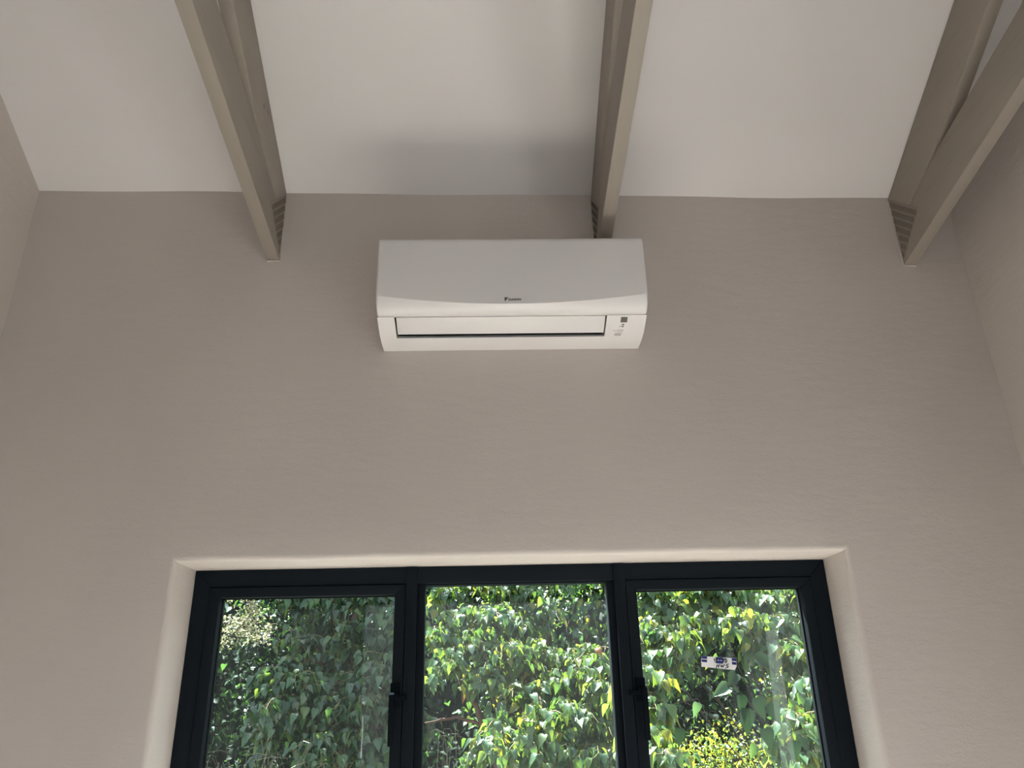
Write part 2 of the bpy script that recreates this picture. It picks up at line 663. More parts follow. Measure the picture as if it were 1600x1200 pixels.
def make_window():
    w = empty('window_1', (0.06, FY, ZB))
    tag(w, 'three-light charcoal aluminium window with two opening sashes', 'window', kind='structure')
    y0, y1 = FY, FY + 0.055
    x0, x1, z1, z0 = OX0 + 0.001, OX1 - 0.001, OZ1 - 0.001, ZB + 0.001
    fw = 0.047
    # outer frame: head, cill, two jambs (mitred, so one part each)
    a = MB(); a.prism([(x0, z1), (x1, z1), (x1 - fw, z1 - fw), (x0 + fw, z1 - fw)], y1 - y0, 1, y0)
    a.build('frame_head', M['alu'], w, bevel=0.0015)
    a = MB(); a.prism([(x0, z0), (x1, z0), (x1 - fw, z0 + fw), (x0 + fw, z0 + fw)], y1 - y0, 1, y0)
    a.build('frame_cill', M['alu'], w, bevel=0.0015)
    a = MB(); a.prism([(x0, z0), (x0, z1), (x0 + fw, z1 - fw), (x0 + fw, z0 + fw)], y1 - y0, 1, y0)
    a.build('frame_jamb', M['alu'], w, bevel=0.0015)
    a = MB(); a.prism([(x1, z0), (x1, z1), (x1 - fw, z1 - fw), (x1 - fw, z0 + fw)], y1 - y0, 1, y0)
    a.build('frame_jamb', M['alu'], w, bevel=0.0015)
    mul = ((-0.247, -0.216), (0.349, 0.380))
    for m0, m1 in mul:                      # couplers standing proud of the frame, reaching the head
        a = MB(); a.box(m0, m1, y0 - 0.008, y1, z0 + 0.001, z1 - 0.0005)
        mo = a.build('mullion', M['alu'], w, bevel=0.002)
    gy = FY + 0.030
    zt, zb = z1 - fw, z0 + fw
    # fixed centre light: glazing beads and glass
    c0, c1 = -0.2155, 0.3485
    for n_, b in (('glazing_bead', (c0, c0 + 0.0215, zb, zt)), ('glazing_bead', (c1 - 0.0195, c1, zb, zt)),
                  ('glazing_bead', (c0 + 0.0215, c1 - 0.0195, zt - 0.004, zt)), ('glazing_bead', (c0 + 0.0215, c1 - 0.0195, zb, zb + 0.02))):
        a = MB(); a.box(b[0], b[1], y0 + 0.012, y1, b[2], b[3]); a.build(n_, M['alu'], w, bevel=0.0012)
    a = MB(); a.box(c0 + 0.015, c1 - 0.013, gy, gy + 0.005, zb + 0.01, zt - 0.001)
    a.build('glass_pane', M['glass'], w)

    def sash(s0, s1, hx, sgn):
        st, yy0, yy1 = 0.030, y0 - 0.004, y1 - 0.006
        a = MB()
        zo1, zo0 = zt - 0.0025, zb + 0.0025
        a.prism([(s0, zo1), (s1, zo1), (s1 - st, zo1 - st + 0.003), (s0 + st, zo1 - st + 0.003)], yy1 - yy0, 1, yy0)
        a.prism([(s0, zo0), (s1, zo0), (s1 - st, zo0 + st), (s0 + st, zo0 + st)], yy1 - yy0, 1, yy0)
        a.prism([(s0, zo0), (s0, zo1), (s0 + st, zo1 - st + 0.003), (s0 + st, zo0 + st)], yy1 - yy0, 1, yy0)
        a.prism([(s1, zo0), (s1, zo1), (s1 - st, zo1 - st + 0.003), (s1 - st, zo0 + st)], yy1 - yy0, 1, yy0)
        s = a.build('sash', M['alu'], w, bevel=0.0015)
        g = MB()
        gi = 0.0015
        i0, i1, j0, j1 = s0 + st, s1 - st, zo0 + st, zo1 - st + 0.003
        for b in ((i0, i1, j1 - 0.003, j1), (i0, i1, j0, j0 + 0.003), (i0, i0 + 0.003, j0, j1), (i1 - 0.003, i1, j0, j1)):
            g.box(b[0], b[1], gy - 0.004, gy - 0.0005, b[2], b[3])
        g.build('gasket', M['gasket'], s)
        g = MB(); g.box(i0 + 0.0005, i1 - 0.0005, gy, gy + 0.005, j0 + 0.0005, j1 - 0.0005)
        g.build('glass_pane', M['glass'], s)
        # casement handle: plate, neck, lever hanging down with a nose
        zc = H + 0.0
        hb = MB()
        hb.box(hx - 0.013, hx + 0.013, yy0 - 0.007, yy0 - 0.0002, zc - 0.01, zc + 0.052)
        hb.box(hx - 0.010, hx + 0.010, yy0 - 0.024, yy0 - 0.007, zc + 0.006, zc + 0.026)
        xl_ = hx - sgn * 0.006
        hb.prism([(yy0 - 0.020, zc + 0.028), (yy0 - 0.034, zc + 0.022), (yy0 - 0.032, zc - 0.03), (yy0 - 0.026, zc - 0.104), (yy0 - 0.018, zc - 0.104), (yy0 - 0.020, zc - 0.03)], 0.014, 0, xl_ - 0.007)
        nose = sorted((hx + sgn * 0.004, hx + sgn * 0.034))
        hb.box(nose[0], nose[1], yy0 - 0.018, yy0 - 0.009, zc + 0.008, zc + 0.020)
        hb.build('handle', M['handle'], s, bevel=0.002)
        return s, (i0, i1, j0, j1), gy

    sL = sash(-0.8015, -0.2485, -0.268, 1)
    sR = sash(0.3815, 0.9205, 0.401, -1)
    return w, sL, sR


WIN, SASH_L, SASH_R = make_window()
GY = SASH_R[2]

# marks on the panes
d = MB()
pp = [at(567, 1119, GY - 0.0012), at(566.5, 1140, GY - 0.0012), at(565, 1165, GY - 0.0012), at(564, 1184, GY - 0.0012)]
d.tube(pp, [0.0016, 0.0018, 0.0018, 0.0026], 6)
d.build('dried_drip', M['smear'], SASH_L[0])
d = MB()  # pale translucent streak laid on the right pane
e0, e1, e2, e3 = at(1196, 984, GY - 0.001), at(1215, 984, GY - 0.001), at(1249, 1230, GY - 0.001), at(1226, 1230, GY - 0.001)
mid0, mid1 = at(1207, 1090, GY - 0.001), at(1229, 1090, GY - 0.001)
off = Vector((0, 0.0008, 0))
vs = [e0, e1, mid1, e2, e3, mid0]
d.add(vs + [v + off for v in vs], [(0, 1, 2, 5), (5, 2, 3, 4), (6, 11, 8, 7), (11, 10, 9, 8), (0, 6, 7, 1), (1, 7, 8, 2), (2, 8, 9, 3), (3, 9, 10, 4), (4, 10, 11, 5), (5, 11, 6, 0)])
d.build('pale_streak', M['film'], SASH_R[0])


def make_sticker():
    yy = GY - 0.0012
    k = 110 / 1600

    def P(cx, cy, dy=0.0):
        return at(1070 + cx * k, 1000 + cy * k, yy - dy)
    root = empty('window_sticker', P(780, 520))
    tag(root, 'upside-down white and navy paper sticker with black marker writing on right pane', 'sticker')

    def flat(name, polys, mat, dy, th=0.0004):
        mb = MB()
        for poly in polys:
            n = len(poly)
            a = [P(x, y, dy) for x, y in poly]
            b = [p + Vector((0, th, 0)) for p in a]
            mb.add(a + b, [tuple(range(n)), tuple(range(n, 2 * n))[::-1]] + [(i, (i + 1) % n, n + (i + 1) % n, n + i) for i in range(n)])
        return mb.build(name, mat, root)
    flat('paper', [[(380, 362), (1172, 415), (1178, 600), (1138, 682), (380, 607)]], M['paper'], 0.0)
    flat('print_block', [[(382, 364), (510, 372), (506, 430), (382, 418)], [(382, 438), (506, 448), (504, 508), (382, 496)]], M['navy'], 0.0005)
    flat('print_block', [[(1068, 412), (1170, 420), (1172, 482), (1068, 474)], [(1068, 496), (1172, 504), (1172, 566), (1078, 560)]], M['navy'], 0.0005)
    flat('print_block', [[(712, 388), (872, 400), (872, 540), (704, 528)]], M['navy'], 0.0005)
    flat('print_mark', [[(750, 448), (776, 452), (774, 474), (750, 470)], [(800, 456), (846, 462), (844, 474), (800, 468)]], M['paper'], 0.001)

    def stroke(pts, w=17):
        out = []
        for (x0, y0), (x1, y1) in zip(pts, pts[1:]):
            dx, dy = x1 - x0, y1 - y0
            l = math.hypot(dx, dy)
            ux, uy = dx / l * w / 2, dy / l * w / 2
            out.append([(x0 - ux - uy, y0 - uy + ux), (x0 - ux + uy, y0 - uy - ux), (x1 + ux + uy, y1 + uy - ux), (x1 + ux - uy, y1 + uy + ux)])
        return out
    st = []
    st += stroke([(738, 566), (716, 626)]) + stroke([(782, 556), (768, 626)]) + stroke([(728, 592), (776, 586)])            # H
    st += stroke([(820, 566), (828, 618), (852, 580), (868, 616), (900, 556)])                                              # W / M
    st += stroke([(990, 548), (948, 566), (946, 586), (986, 598), (980, 622), (930, 642)])                                   # S
    st += stroke([(664, 438), (700, 430)]) + stroke([(672, 440), (690, 500)]) + stroke([(716, 392), (726, 440)])
    st += stroke([(880, 430), (884, 500)]) + stroke([(882, 444), (916, 420), (918, 506)]) + stroke([(918, 440), (948, 440), (956, 486), (936, 520)])
    flat('marker_writing', st, M['marker'], 0.0014)


make_sticker()

# white plaster bead along the frame is the wall itself; area lamps at the unseen doors stand in for daylight
dr = empty('door_1', (XR + 0.1, (DY0 + DY1) / 2, 0))
tag(dr, 'wide charcoal sliding glass door standing open in right wall', 'door', kind='structure')
a = MB()
for b in ((DY0 + 0.002, DY0 + 0.05, 0.0, DZ - 0.002), (DY1 - 0.05, DY1 - 0.002, 0.0, DZ - 0.002), (DY0 + 0.05, DY1 - 0.05, DZ - 0.05, DZ - 0.002)):
    a.box(XR + 0.08, XR + 0.18, b[0], b[1], b[2], b[3])
a.build('frame', M['alu'], dr, bevel=0.002)
a = MB()
p0, p1 = DY0 + 0.055, DY0 + 0.7
for b in ((p0, p0 + 0.06, 0.01, DZ - 0.055), (p1 - 0.06, p1, 0.01, DZ - 0.055), (p0 + 0.06, p1 - 0.06, 0.01, 0.09), (p0 + 0.06, p1 - 0.06, DZ - 0.12, DZ - 0.055)):
    a.box(XR + 0.11, XR + 0.15, b[0], b[1], b[2], b[3])
a.build('door_panel', M['alu'], dr, bevel=0.002)
a = MB(); a.box(XR + 0.126, XR + 0.132, p0 + 0.05, p1 - 0.05, 0.08, DZ - 0.11); a.build('glass_pane', M['glass_clean'], dr)
daylight('door_daylight_fill', (XR + T + 0.02, (DY0 + DY1) / 2, DZ / 2), (-1, 0, 0), DY1 - DY0, DZ, 17, (0.88, 0.95, 1.0))
dr = empty('door_2', ((BX0 + BX1) / 2, YB - 0.1, 0))
tag(dr, 'unseen charcoal framed open doorway added in back wall to let light in', 'door', kind='structure')
a = MB()
for b in ((BX0 + 0.002, BX0 + 0.05, 0.0, BZ1 - 0.002), (BX1 - 0.05, BX1 - 0.002, 0.0, BZ1 - 0.002), (BX0 + 0.05, BX1 - 0.05, BZ1 - 0.05, BZ1 - 0.002)):
    a.box(b[0], b[1], YB - 0.16, YB - 0.06, b[2], b[3])
a.build('frame', M['alu'], dr, bevel=0.002)
daylight('doorway_daylight_fill', ((BX0 + BX1) / 2, YB - T - 0.02, BZ1 / 2), (0, 1, 0), BX1 - BX0, BZ1, 7, (0.88, 0.95, 1.0))

# ------------------------------------------------------------------ roof trusses
TU, TL_ = 0.192, 0.160
TW = 0.040


def make_truss(x0, zt, zl, label, side):
    """x0..x0+TW; zt: top of heel at wall, zl: underside of heel at wall; side: -1 plate seen on the low-x face, +1 on the high-x face"""
    zt, zl = zt + H, zl + H
    root = empty('roof_truss', (x0 + TW / 2, 0, zl))
    tag(root, label, 'roof truss', 'scissor roof trusses under the white ceiling')
    g = (zl + TL_ - (zt - TU)) / (SLOPE - LOWS)          # where the gap between the chords opens
    zg = zl + TL_ + LOWS * g
    seam0 = zl + 0.105
    ytop = -RIDGE - 0.003

    def chord(name, poly, mirror):
        p = [((YB - (-y)) * 1.0 + 0 if False else -y, z) for y, z in poly]
        if mirror:
            p = [(YB + y, z) for y, z in poly]
        a = MB(); a.prism(p, TW, 0, x0)
        return a.build(name, M['timber'], root, bevel=0.0022, segs=2)
    e = 0.002
    for mi in (False, True):
        chord('upper_chord', [(0.001, zt - e), (ytop, zt + SLOPE * ytop - e), (ytop, zt - TU + SLOPE * ytop), (g, zg + 0.001), (g * 0.5, (zg + seam0) / 2 + 0.010), (0.001, seam0 + 0.001)], mi)
        chord('lower_chord', [(0.001, zl), (0.001, seam0 - 0.001), (g * 0.5, (zg + seam0) / 2 + 0.0075), (g, zg - 0.0015), (ytop, zl + TL_ + LOWS * ytop), (ytop, zl + LOWS * ytop)], mi)
    zk0, zk1 = zl + TL_ + LOWS * ytop + 0.001, zt - TU + SLOPE * ytop - 0.001
    a = MB(); a.box(x0, x0 + TW, RIDGE - 0.05, RIDGE + 0.05, zk0 + 0.002, zk1 - 0.004); a.build('king_post', M['timber'], root, bevel=0.002)
    # punched nail plates at the heel, one on each face
    for s, xf in ((-1, x0), (1, x0 + TW)):
        A, B, C = (0.004, zt - 0.006), (0.142, zt - 0.138), (0.010, zl + 0.016)
        th = 0.0012
        xa = xf - th if s < 0 else xf
        a = MB(); a.prism([(-A[0], A[1]), (-B[0], B[1]), (-C[0], C[1])], th, 0, xa)
        pl = a.build('nail_plate', M['plate'], root)
        if s != side:
            continue
        ab = Vector((B[0] - A[0], B[1] - A[1])); L = ab.length; ab.normalize()
        nn = Vector((-ab.y, ab.x))
        if nn.dot(Vector((C[0] - A[0], C[1] - A[1]))) < 0:
            nn = -nn
        sl = MB()  # thin dark slabs; the shade inside the holes is put into their colour
        Cn = Vector((C[0] - A[0], C[1] - A[1]))
        hh = Cn.dot(nn); cu = Cn.dot(ab)
        r = 0.012
        row = 0
        while r < hh - 0.008:
            u = 0.004 + (0.004 if row % 2 else 0)
            while u < L:
                lo = cu * r / hh; hi = L - (L - cu) * r / hh
                if lo + 0.004 < u < hi - 0.004:
                    for dv, sg in ((0.0, 1), (0.008, -1)):
                        c = Vector(A) + ab * (u + (0.002 if sg < 0 else 0)) + nn * (r + dv)
                        ax = (nn + ab * 0.45 * sg).normalized(); bx = Vector((-ax.y, ax.x))
                        q = [c + ax * 0.0042 + bx * 0.0012, c + ax * 0.0042 - bx * 0.0012, c - ax * 0.0042 - bx * 0.0012, c - ax * 0.0042 + bx * 0.0012]
                        xs_ = xa - 0.0006 if s < 0 else xa + th
                        sl.prism([(-p.x, p.y) for p in q], 0.0006, 0, xs_)
                u += 0.0085
            r += 0.0225
            row += 1
        tag(sl.build('tooth_slots', M['slot'], pl), kind='stuff')
    # ragged filler where the heel meets the wall plaster
    b = MB()
    xs_ = x0 + TW + 0.002 if side > 0 else x0 - 0.002
    n = 9
    pts = [(xs_ + random.uniform(-0.001, 0.001), -0.001, zl + (zt - zl - 0.012) * k / (n - 1)) for k in range(n)]
    b.tube(pts, [0.0028 + random.uniform(-0.0006, 0.001) for _ in pts], 6)
    xb = [x0 + TW * k / 4 + (0.003 if side > 0 else -0.003) for k in range(5)]
    b.tube([(x, -0.001, zl - 0.003 + random.uniform(-0.001, 0.001)) for x in xb], [0.0032 + random.uniform(-0.0006, 0.001) for _ in xb], 6)
    b.build('filler_bead', M['bead'], WALLF, smooth=True)
    return root


make_truss(-0.6627 - TW, 1.5590, 1.3041, 'taupe scissor roof truss over the left side of the wall', 1)
make_truss(0.3400, 1.5410, 1.2900, 'taupe scissor roof truss whose heel drops behind the air conditioner', -1)
make_truss(1.3350, 1.5265, 1.2696, 'taupe scissor roof truss beside right wall, punched nail plate showing', -1)

# ------------------------------------------------------------------ air conditioner
AX, AZ = 0.0655, H                     # centre line, datum (camera height)
HW = 0.385
LOW = [(0.1590, 1.0150), (0.1400, 1.0060), (0.1150, 0.9955), (0.0920, 0.9880), (0.0600, 0.9835), (0.0300, 0.9822), (0.0010, 0.9820)]


def low_at(s):
    """point and tangent on the lower casing curve by arc length from the panel seam"""
    for (a, b), (c, d_) in zip(LOW, LOW[1:]):
        l = math.hypot(c - a, d_ - b)
        if s <= l:
            t = s / l
            return (a + (c - a) * t, b + (d_ - b) * t), ((c - a) / l, (d_ - b) / l)
        s -= l
    return LOW[-1], (-1, 0)


def solid_x(cols, name, mat, parent, endr=0.0, segs=3, sharp_row=None):
    """cols: list of (x, [(depth, z), ...]); lofted along x into one closed solid; both ends rounded"""
    n = len(cols[0][1])
    vs, fs = [], []
    for x, pr in cols:
        vs += [(AX + x, -dd, AZ + z) for dd, z in pr]
    for i in range(len(cols) - 1):
        for k in range(n):
            fs.append((i * n + k, i * n + (k + 1) % n, (i + 1) * n + (k + 1) % n, (i + 1) * n + k))
    fs.append(tuple(range(n))[::-1])
    fs.append(tuple((len(cols) - 1) * n + k for k in range(n)))
    o0 = Vector((0, 0, 0))
    p = parent
    while p is not None:
        o0 = o0 + p.location
        p = p.parent
    me = bpy.data.meshes.new(name)
    me.from_pydata([tuple(Vector(v) - o0) for v in vs], [], fs)
    bm = bmesh.new(); bm.from_mesh(me)
    bm.verts.ensure_lookup_table()
    bmesh.ops.recalc_face_normals(bm, faces=bm.faces)
    sharp = set()
    if sharp_row is not None:
        for i in range(len(cols) - 1):
            e = bm.edges.get((bm.verts[i * n + sharp_row], bm.verts[(i + 1) * n + sharp_row]))
            if e:
                sharp.add(e)
    for f in bm.faces:
        f.smooth = True
    for e in bm.edges:
        if len(e.link_faces) == 2 and e.calc_face_angle(0) > 0.75:
            e.smooth = False
    for e in sharp:
        e.smooth = False
    if endr:
        xa, xb = AX + cols[0][0] - o0.x, AX + cols[-1][0] - o0.x
        es = [e for e in bm.edges if any(all(abs(v.co.x - q) < 1e-5 for v in e.verts) for q in (xa, xb))]
        r = bmesh.ops.bevel(bm, geom=es, offset=endr, segments=segs, affect='EDGES', profile=0.5, clamp_overlap=True)
        for f in r['faces']:
            f.smooth = True
        for e in bm.edges:
            if len(e.link_faces) == 2 and e not in sharp and e.is_valid:
                if any(f in r['faces'] for f in e.link_faces):
                    e.smooth = e.calc_face_angle(0) < 0.75
    bm.to_mesh(me); bm.free()
    me.materials.append(mat)
    return link(name, me, parent)


def make_ac():
    root = empty('air_conditioner', (AX, 0, AZ + 0.982))
    tag(root, 'white wall-mounted split air conditioner above the window', 'air conditioner')
    top = 1.2495
    # front panel with the smile-shaped crease
    cols = []
    for i in range(41):
        t = -1 + 2 * i / 40
        x = HW * t
        zc = 1.0310 + 0.0300 * t * t
        dc = 0.2035
        pr = [(0.10, top), (0.190, top), (0.1985, top - 0.0022), (0.2030, top - 0.0080), (0.2045, top - 0.020), (0.2055, 1.17), (0.2055, 1.12), (0.2050, zc + 0.030), (dc, zc)]
        sd, sz = 0.1610, 1.0165
        bulge = 0.0055 + 0.004 * t * t
        for k in range(1, 6):
            q = k / 5
            pr.append((dc + (sd - dc) * q + bulge * math.sin(math.pi * q) * 0.55, zc + (sz - zc) * q - bulge * math.sin(math.pi * q) * 0.75))
        pr += [(0.150, 1.0190), (0.10, 1.0220)]
        cols.append((x, pr))
    fp = solid_x(cols, 'front_panel', M['white'], root, 0.006, 3, sharp_row=8)
    # casing: chassis behind the panel, two cheeks and the lip under the outlet
    R0, R1, RD = -0.3370, 0.2710, 0.0800
    rear = [(0.001, 0.9821), (0.001, top - 0.003), (0.0995, top - 0.003), (0.0995, 1.0215), (0.148, 1.0180)]
    solid_x([(-HW, LOW[:-1] + rear), (R0, LOW[:-1] + rear)], 'casing_cheek', M['white2'], root, 0.0)
    solid_x([(R1, LOW[:-1] + rear), (HW, LOW[:-1] + rear)], 'casing_cheek', M['white2'], root, 0.0)
    lip = [(RD, 0.98632), (0.0600, 0.9835), (0.0300, 0.9822), (0.001, 0.9821), (0.001, 0.9960), (RD - 0.010, 0.9990), (RD - 0.002, 0.9915)]
    solid_x([(R0, lip), (R1, lip)], 'casing_lip', M['white2'], root)
    chs = [(0.001, 1.030), (0.001, top - 0.003), (0.0995, top - 0.003), (0.0995, 1.030)]
    solid_x([(R0, chs), (R1, chs)], 'chassis', M['white2'], root)
    # dark air outlet behind the flap
    back = [(0.150, 1.0185), (0.099, 1.0210), (0.099, 1.0295), (0.0015, 1.0295), (0.0015, 0.9965), (0.020, 0.9985), (0.05, 1.012), (0.10, 1.017)]
    solid_x([(R0 + 0.0005, back), (R1 - 0.0005, back)], 'air_outlet', M['dark'], root)
    # swing flap closed over the outlet
    f0, f1 = R0 + 0.0050, R1 - 0.0045
    pf = []
    s_tot = 0.0665
    ss = [0.0032 + (s_tot - 0.0032) * k / 6 for k in range(7)]
    outp, inp = [], []
    for s in ss:
        (dd, z), (tx, tz) = low_at(s)
        nx_, nz_ = -tz, tx                      # rotate tangent; make it point up into the unit
        if nz_ < 0:
            nx_, nz_ = -nx_, -nz_
        outp.append((dd + nx_ * 0.0002, z + nz_ * 0.0002))
        inp.append((dd + nx_ * 0.0052, z + nz_ * 0.0052))
    solid_x([(f0, outp + inp[::-1]), (f1, outp + inp[::-1])], 'flap', M['white'], root, 0.0012, 2)

    # small prints on the right cheek
    def pad(name, x, s, w, h, mat, th=0.0006, ring=0.0, par=root):
        (dd, z), (tx, tz) = low_at(s)
        tang = Vector((0, -tx, tz)); nrm = Vector((0, -(-tz), tx))
        nrm = Vector((0, tz, tx)) if False else Vector((0, 0, -1)) - tang * Vector((0, 0, -1)).dot(tang)
        nrm.normalize()
        c = Vector((AX + x, -dd, AZ + z))
        a = MB()

        def slab(u0, u1, v0, v1):
            vs = []
            for q in (-0.0008, th):
                for u, v in ((u0, v0), (u1, v0), (u1, v1), (u0, v1)):
                    vs.append(c + Vector((1, 0, 0)) * u + tang * v + nrm * q)
            a.add(vs, [(0, 1, 2, 3), (7, 6, 5, 4), (0, 1, 5, 4), (1, 2, 6, 5), (2, 3, 7, 6), (3, 0, 4, 7)])
        if ring:
            slab(-w / 2, w / 2, -h / 2, -h / 2 + ring); slab(-w / 2, w / 2, h / 2 - ring, h / 2)
            slab(-w / 2, -w / 2 + ring, -h / 2, h / 2); slab(w / 2 - ring, w / 2, -h / 2, h / 2)
        else:
            slab(-w / 2, w / 2, -h / 2, h / 2)
        return a.build(name, mat, par)
    pad('display_lens', 0.3215, 0.0165, 0.0190, 0.0190, M['slate'])
    pad('indicator_lamp', 0.3205, 0.0345, 0.0070, 0.0035, M['ink'])
    pad('indicator_lamp', 0.3200, 0.0420, 0.0070, 0.0035, M['ink'])
    pad('indicator_mark', 0.3110, 0.0420, 0.0030, 0.0035, M['ink2'])
    pad('switch_outline', 0.3150, 0.0580, 0.0160, 0.0080, M['ink2'], ring=0.0011)
    pad('switch_mark', 0.2990, 0.0585, 0.0120, 0.0010, M['ink2'])
    for k in range(3):
        pad('vent_slit', 0.3105 - 0.0008 * k, 0.0690 + 0.0052 * k, 0.0200, 0.0026, M['ink2'])

    # maker's mark on the front panel, just above the crease
    zc = 1.0405
    cu = bpy.data.curves.new('mark', 'FONT')
    cu.body = 'DAIKIN'
    cu.size = 0.0085
    cu.offset = 0.00040
    cu.shear = 0.15
    cu.space_character = 1.05
    cu.extrude = 0.0003
    to = bpy.data.objects.new('mark', cu)
    COL.objects.link(to)
    bpy.context.view_layer.update()
    dg = bpy.context.evaluated_depsgraph_get()
    me = bpy.data.meshes.new_from_object(to.evaluated_get(dg))
    bpy.data.objects.remove(to)
    w = max(v.co.x for v in me.vertices)
    k = 0.0365 / w
    for v in me.vertices:
        v.co = Vector((v.co.x * k - 0.0125, -0.2055 + 0.0005 - v.co.z - 0.0003, v.co.y + (AZ + zc) - (AZ + 0.982)))
    me.materials.clear(); me.materials.append(M['ink'])
    lt = link('lettering', me, root)
    a = MB()
    tri = [(-0.0235, zc + 0.0095), (-0.0125, zc + 0.0095), (-0.0220, zc - 0.0035)]
    a.prism([(AX + x, AZ + z) for x, z in tri], 0.0010, 1, -0.2062)
    a.build('triangle_mark', M['ink'], root)


make_ac()

# ------------------------------------------------------------------ garden outside
gm = MB()
gx = np.linspace(-16, 16, 33); gyy = np.linspace(-16, 20, 37)
vs, fs = [], []
for y in gyy:
    for x in gx:
        vs.append((x, y, -0.22 + 0.05 * math.sin(x * 1.3 + y) + (0.06 * max(0, y - 3)) + 1.5 * max(0, min(y, 14.5) - 11.5)))
for j in range(len(gyy) - 1):
    for i in range(len(gx) - 1):
        a = j * len(gx) + i
        fs.append((a, a + 1, a + len(gx) + 1, a + len(gx)))
gm.add(vs, fs)
tag(gm.build('ground', M['soil'], smooth=True), 'leaf-littered garden ground outside the window', 'ground', kind='structure')

ap = MB()  # unseen paving added to bounce sunlight up at window head and ceiling
for b in ((XL - T - 1.5, XR + T + 1.8, T + 0.002, 1.45), (XL - T - 1.5, XR + T + 1.8, YB - 3.2, YB - T - 0.002), (XR + T + 0.002, XR + T + 1.8, YB - T - 0.002, T + 0.002), (XL - T - 1.5, XL - T - 0.002, YB - T - 0.002, T + 0.002)):
    ap.box(b[0], b[1], b[2], b[3], -0.30, -0.06)
tag(ap.build('apron', M['apron']), 'pale concrete apron around the house, added out of view to bounce light up', 'paving', kind='structure')

# leaf template: base at origin, tip along +x, faces +z; heart-shaped outline, folded along the midrib, drooping tip
HALF = [(-0.05, 0.16), (0.03, 0.33), (0.20, 0.41), (0.42, 0.35), (0.66, 0.21), (0.86, 0.08)]
MID = [0.0, 0.08, 0.22, 0.42, 0.66, 0.86]


def leaf_template(fold=0.28, droop=0.30, wid=1.0):
    vs, fs = [], []
    for x in MID + [1.0]:
        vs.append((x, 0, -droop * x * x))
    nm = len(vs)
    for sgn in (1, -1):
        b = len(vs)
        for x, y in HALF:
            vs.append((x, sgn * y * wid, fold * y - droop * x * x + 0.03 * math.sin(9 * x)))
        for k in range(len(HALF) - 1):
            q = (k, k + 1, b + k + 1, b + k)
            fs.append(q if sgn < 0 else q[::-1])
        q = (nm - 2, nm - 1, b + len(HALF) - 1)
        fs.append(q if sgn < 0 else q[::-1])
    return np.array(vs), fs


LT = [leaf_template(0.30, 0.25, 0.86), leaf_template(0.15, 0.42, 0.78), leaf_template(0.50, 0.15, 0.95)]
LEAF_ME = {}


def leaf_mesh(t, mi):
    if (t, mi) not in LEAF_ME:
        me = bpy.data.meshes.new('leaf')
        me.from_pydata([tuple(v) for v in LT[t][0]], [], LT[t][1])
        me.polygons.foreach_set('use_smooth', [True] * len(me.polygons))
        me.materials.append(LEAF[mi])
        LEAF_ME[(t, mi)] = me
    return LEAF_ME[(t, mi)]


def add_leaves(parent, leaves, individual=300, name='leaf', rest='foliage'):
    """leaves: list of (pos, axis, normal, size, template, material)"""
    base = Vector((0, 0, 0))
    p = parent
    while p is not None:
        base = base + p.location
        p = p.parent
    sc = []
    for i, (pos, ax, nr, sz, t, mi) in enumerate(leaves):
        x, y, z = project(pos)
        ins = z > 0 and 335 < x < 1310 and 900 < y < 1205
        sc.append((-(sz / z) if ins else 0, i))
    sc.sort()
    chosen = set(i for s, i in sc[:individual] if s < 0)
    V, F, MI = [], [], []
    nv = 0
    for i, (pos, ax, nr, sz, t, mi) in enumerate(leaves):
        a = ax.normalized()
        n = (nr - a * nr.dot(a))
        if n.length < 1e-3:
            n = a.orthogonal()
        n.normalize()
        b = n.cross(a)
        if i in chosen:
            o = link(name, leaf_mesh(t, mi), parent)
            mw = Matrix((a * sz, b * sz, n * sz)).transposed().to_4x4()
            mw.translation = pos - base
            o.matrix_local = mw
        else:
            R3 = np.array([a, b, n])
            V.append(LT[t][0] @ R3 * sz + np.array(pos - base))
            F += [tuple(q + nv for q in f) for f in LT[t][1]]
            MI += [mi] * len(LT[t][1])
            nv += len(LT[t][0])
    if V:
        me = bpy.data.meshes.new(rest)
        me.from_pydata(np.concatenate(V).tolist(), [], F)
        for mt in LEAF:
            me.materials.append(mt)
        me.polygons.foreach_set('material_index', MI)
        me.polygons.foreach_set('use_smooth', [True] * len(F))
        tag(link(rest, me, parent), kind='stuff')


def rv(s=1.0):
    return Vector((random.gauss(0, s), random.gauss(0, s), random.gauss(0, s)))


def pick(weights):
    return random.choices(range(len(weights)), weights)[0]


def curve_pts(a, b, sag, n=7, wob=0.02):
    out = []
    for k in range(n):
        t = k / (n - 1)
        p = a.lerp(b, t) + Vector((0, 0, sag * math.sin(math.pi * t)))
        if 0 < k < n - 1:
            p += rv(wob)
        out.append(p)
    return out


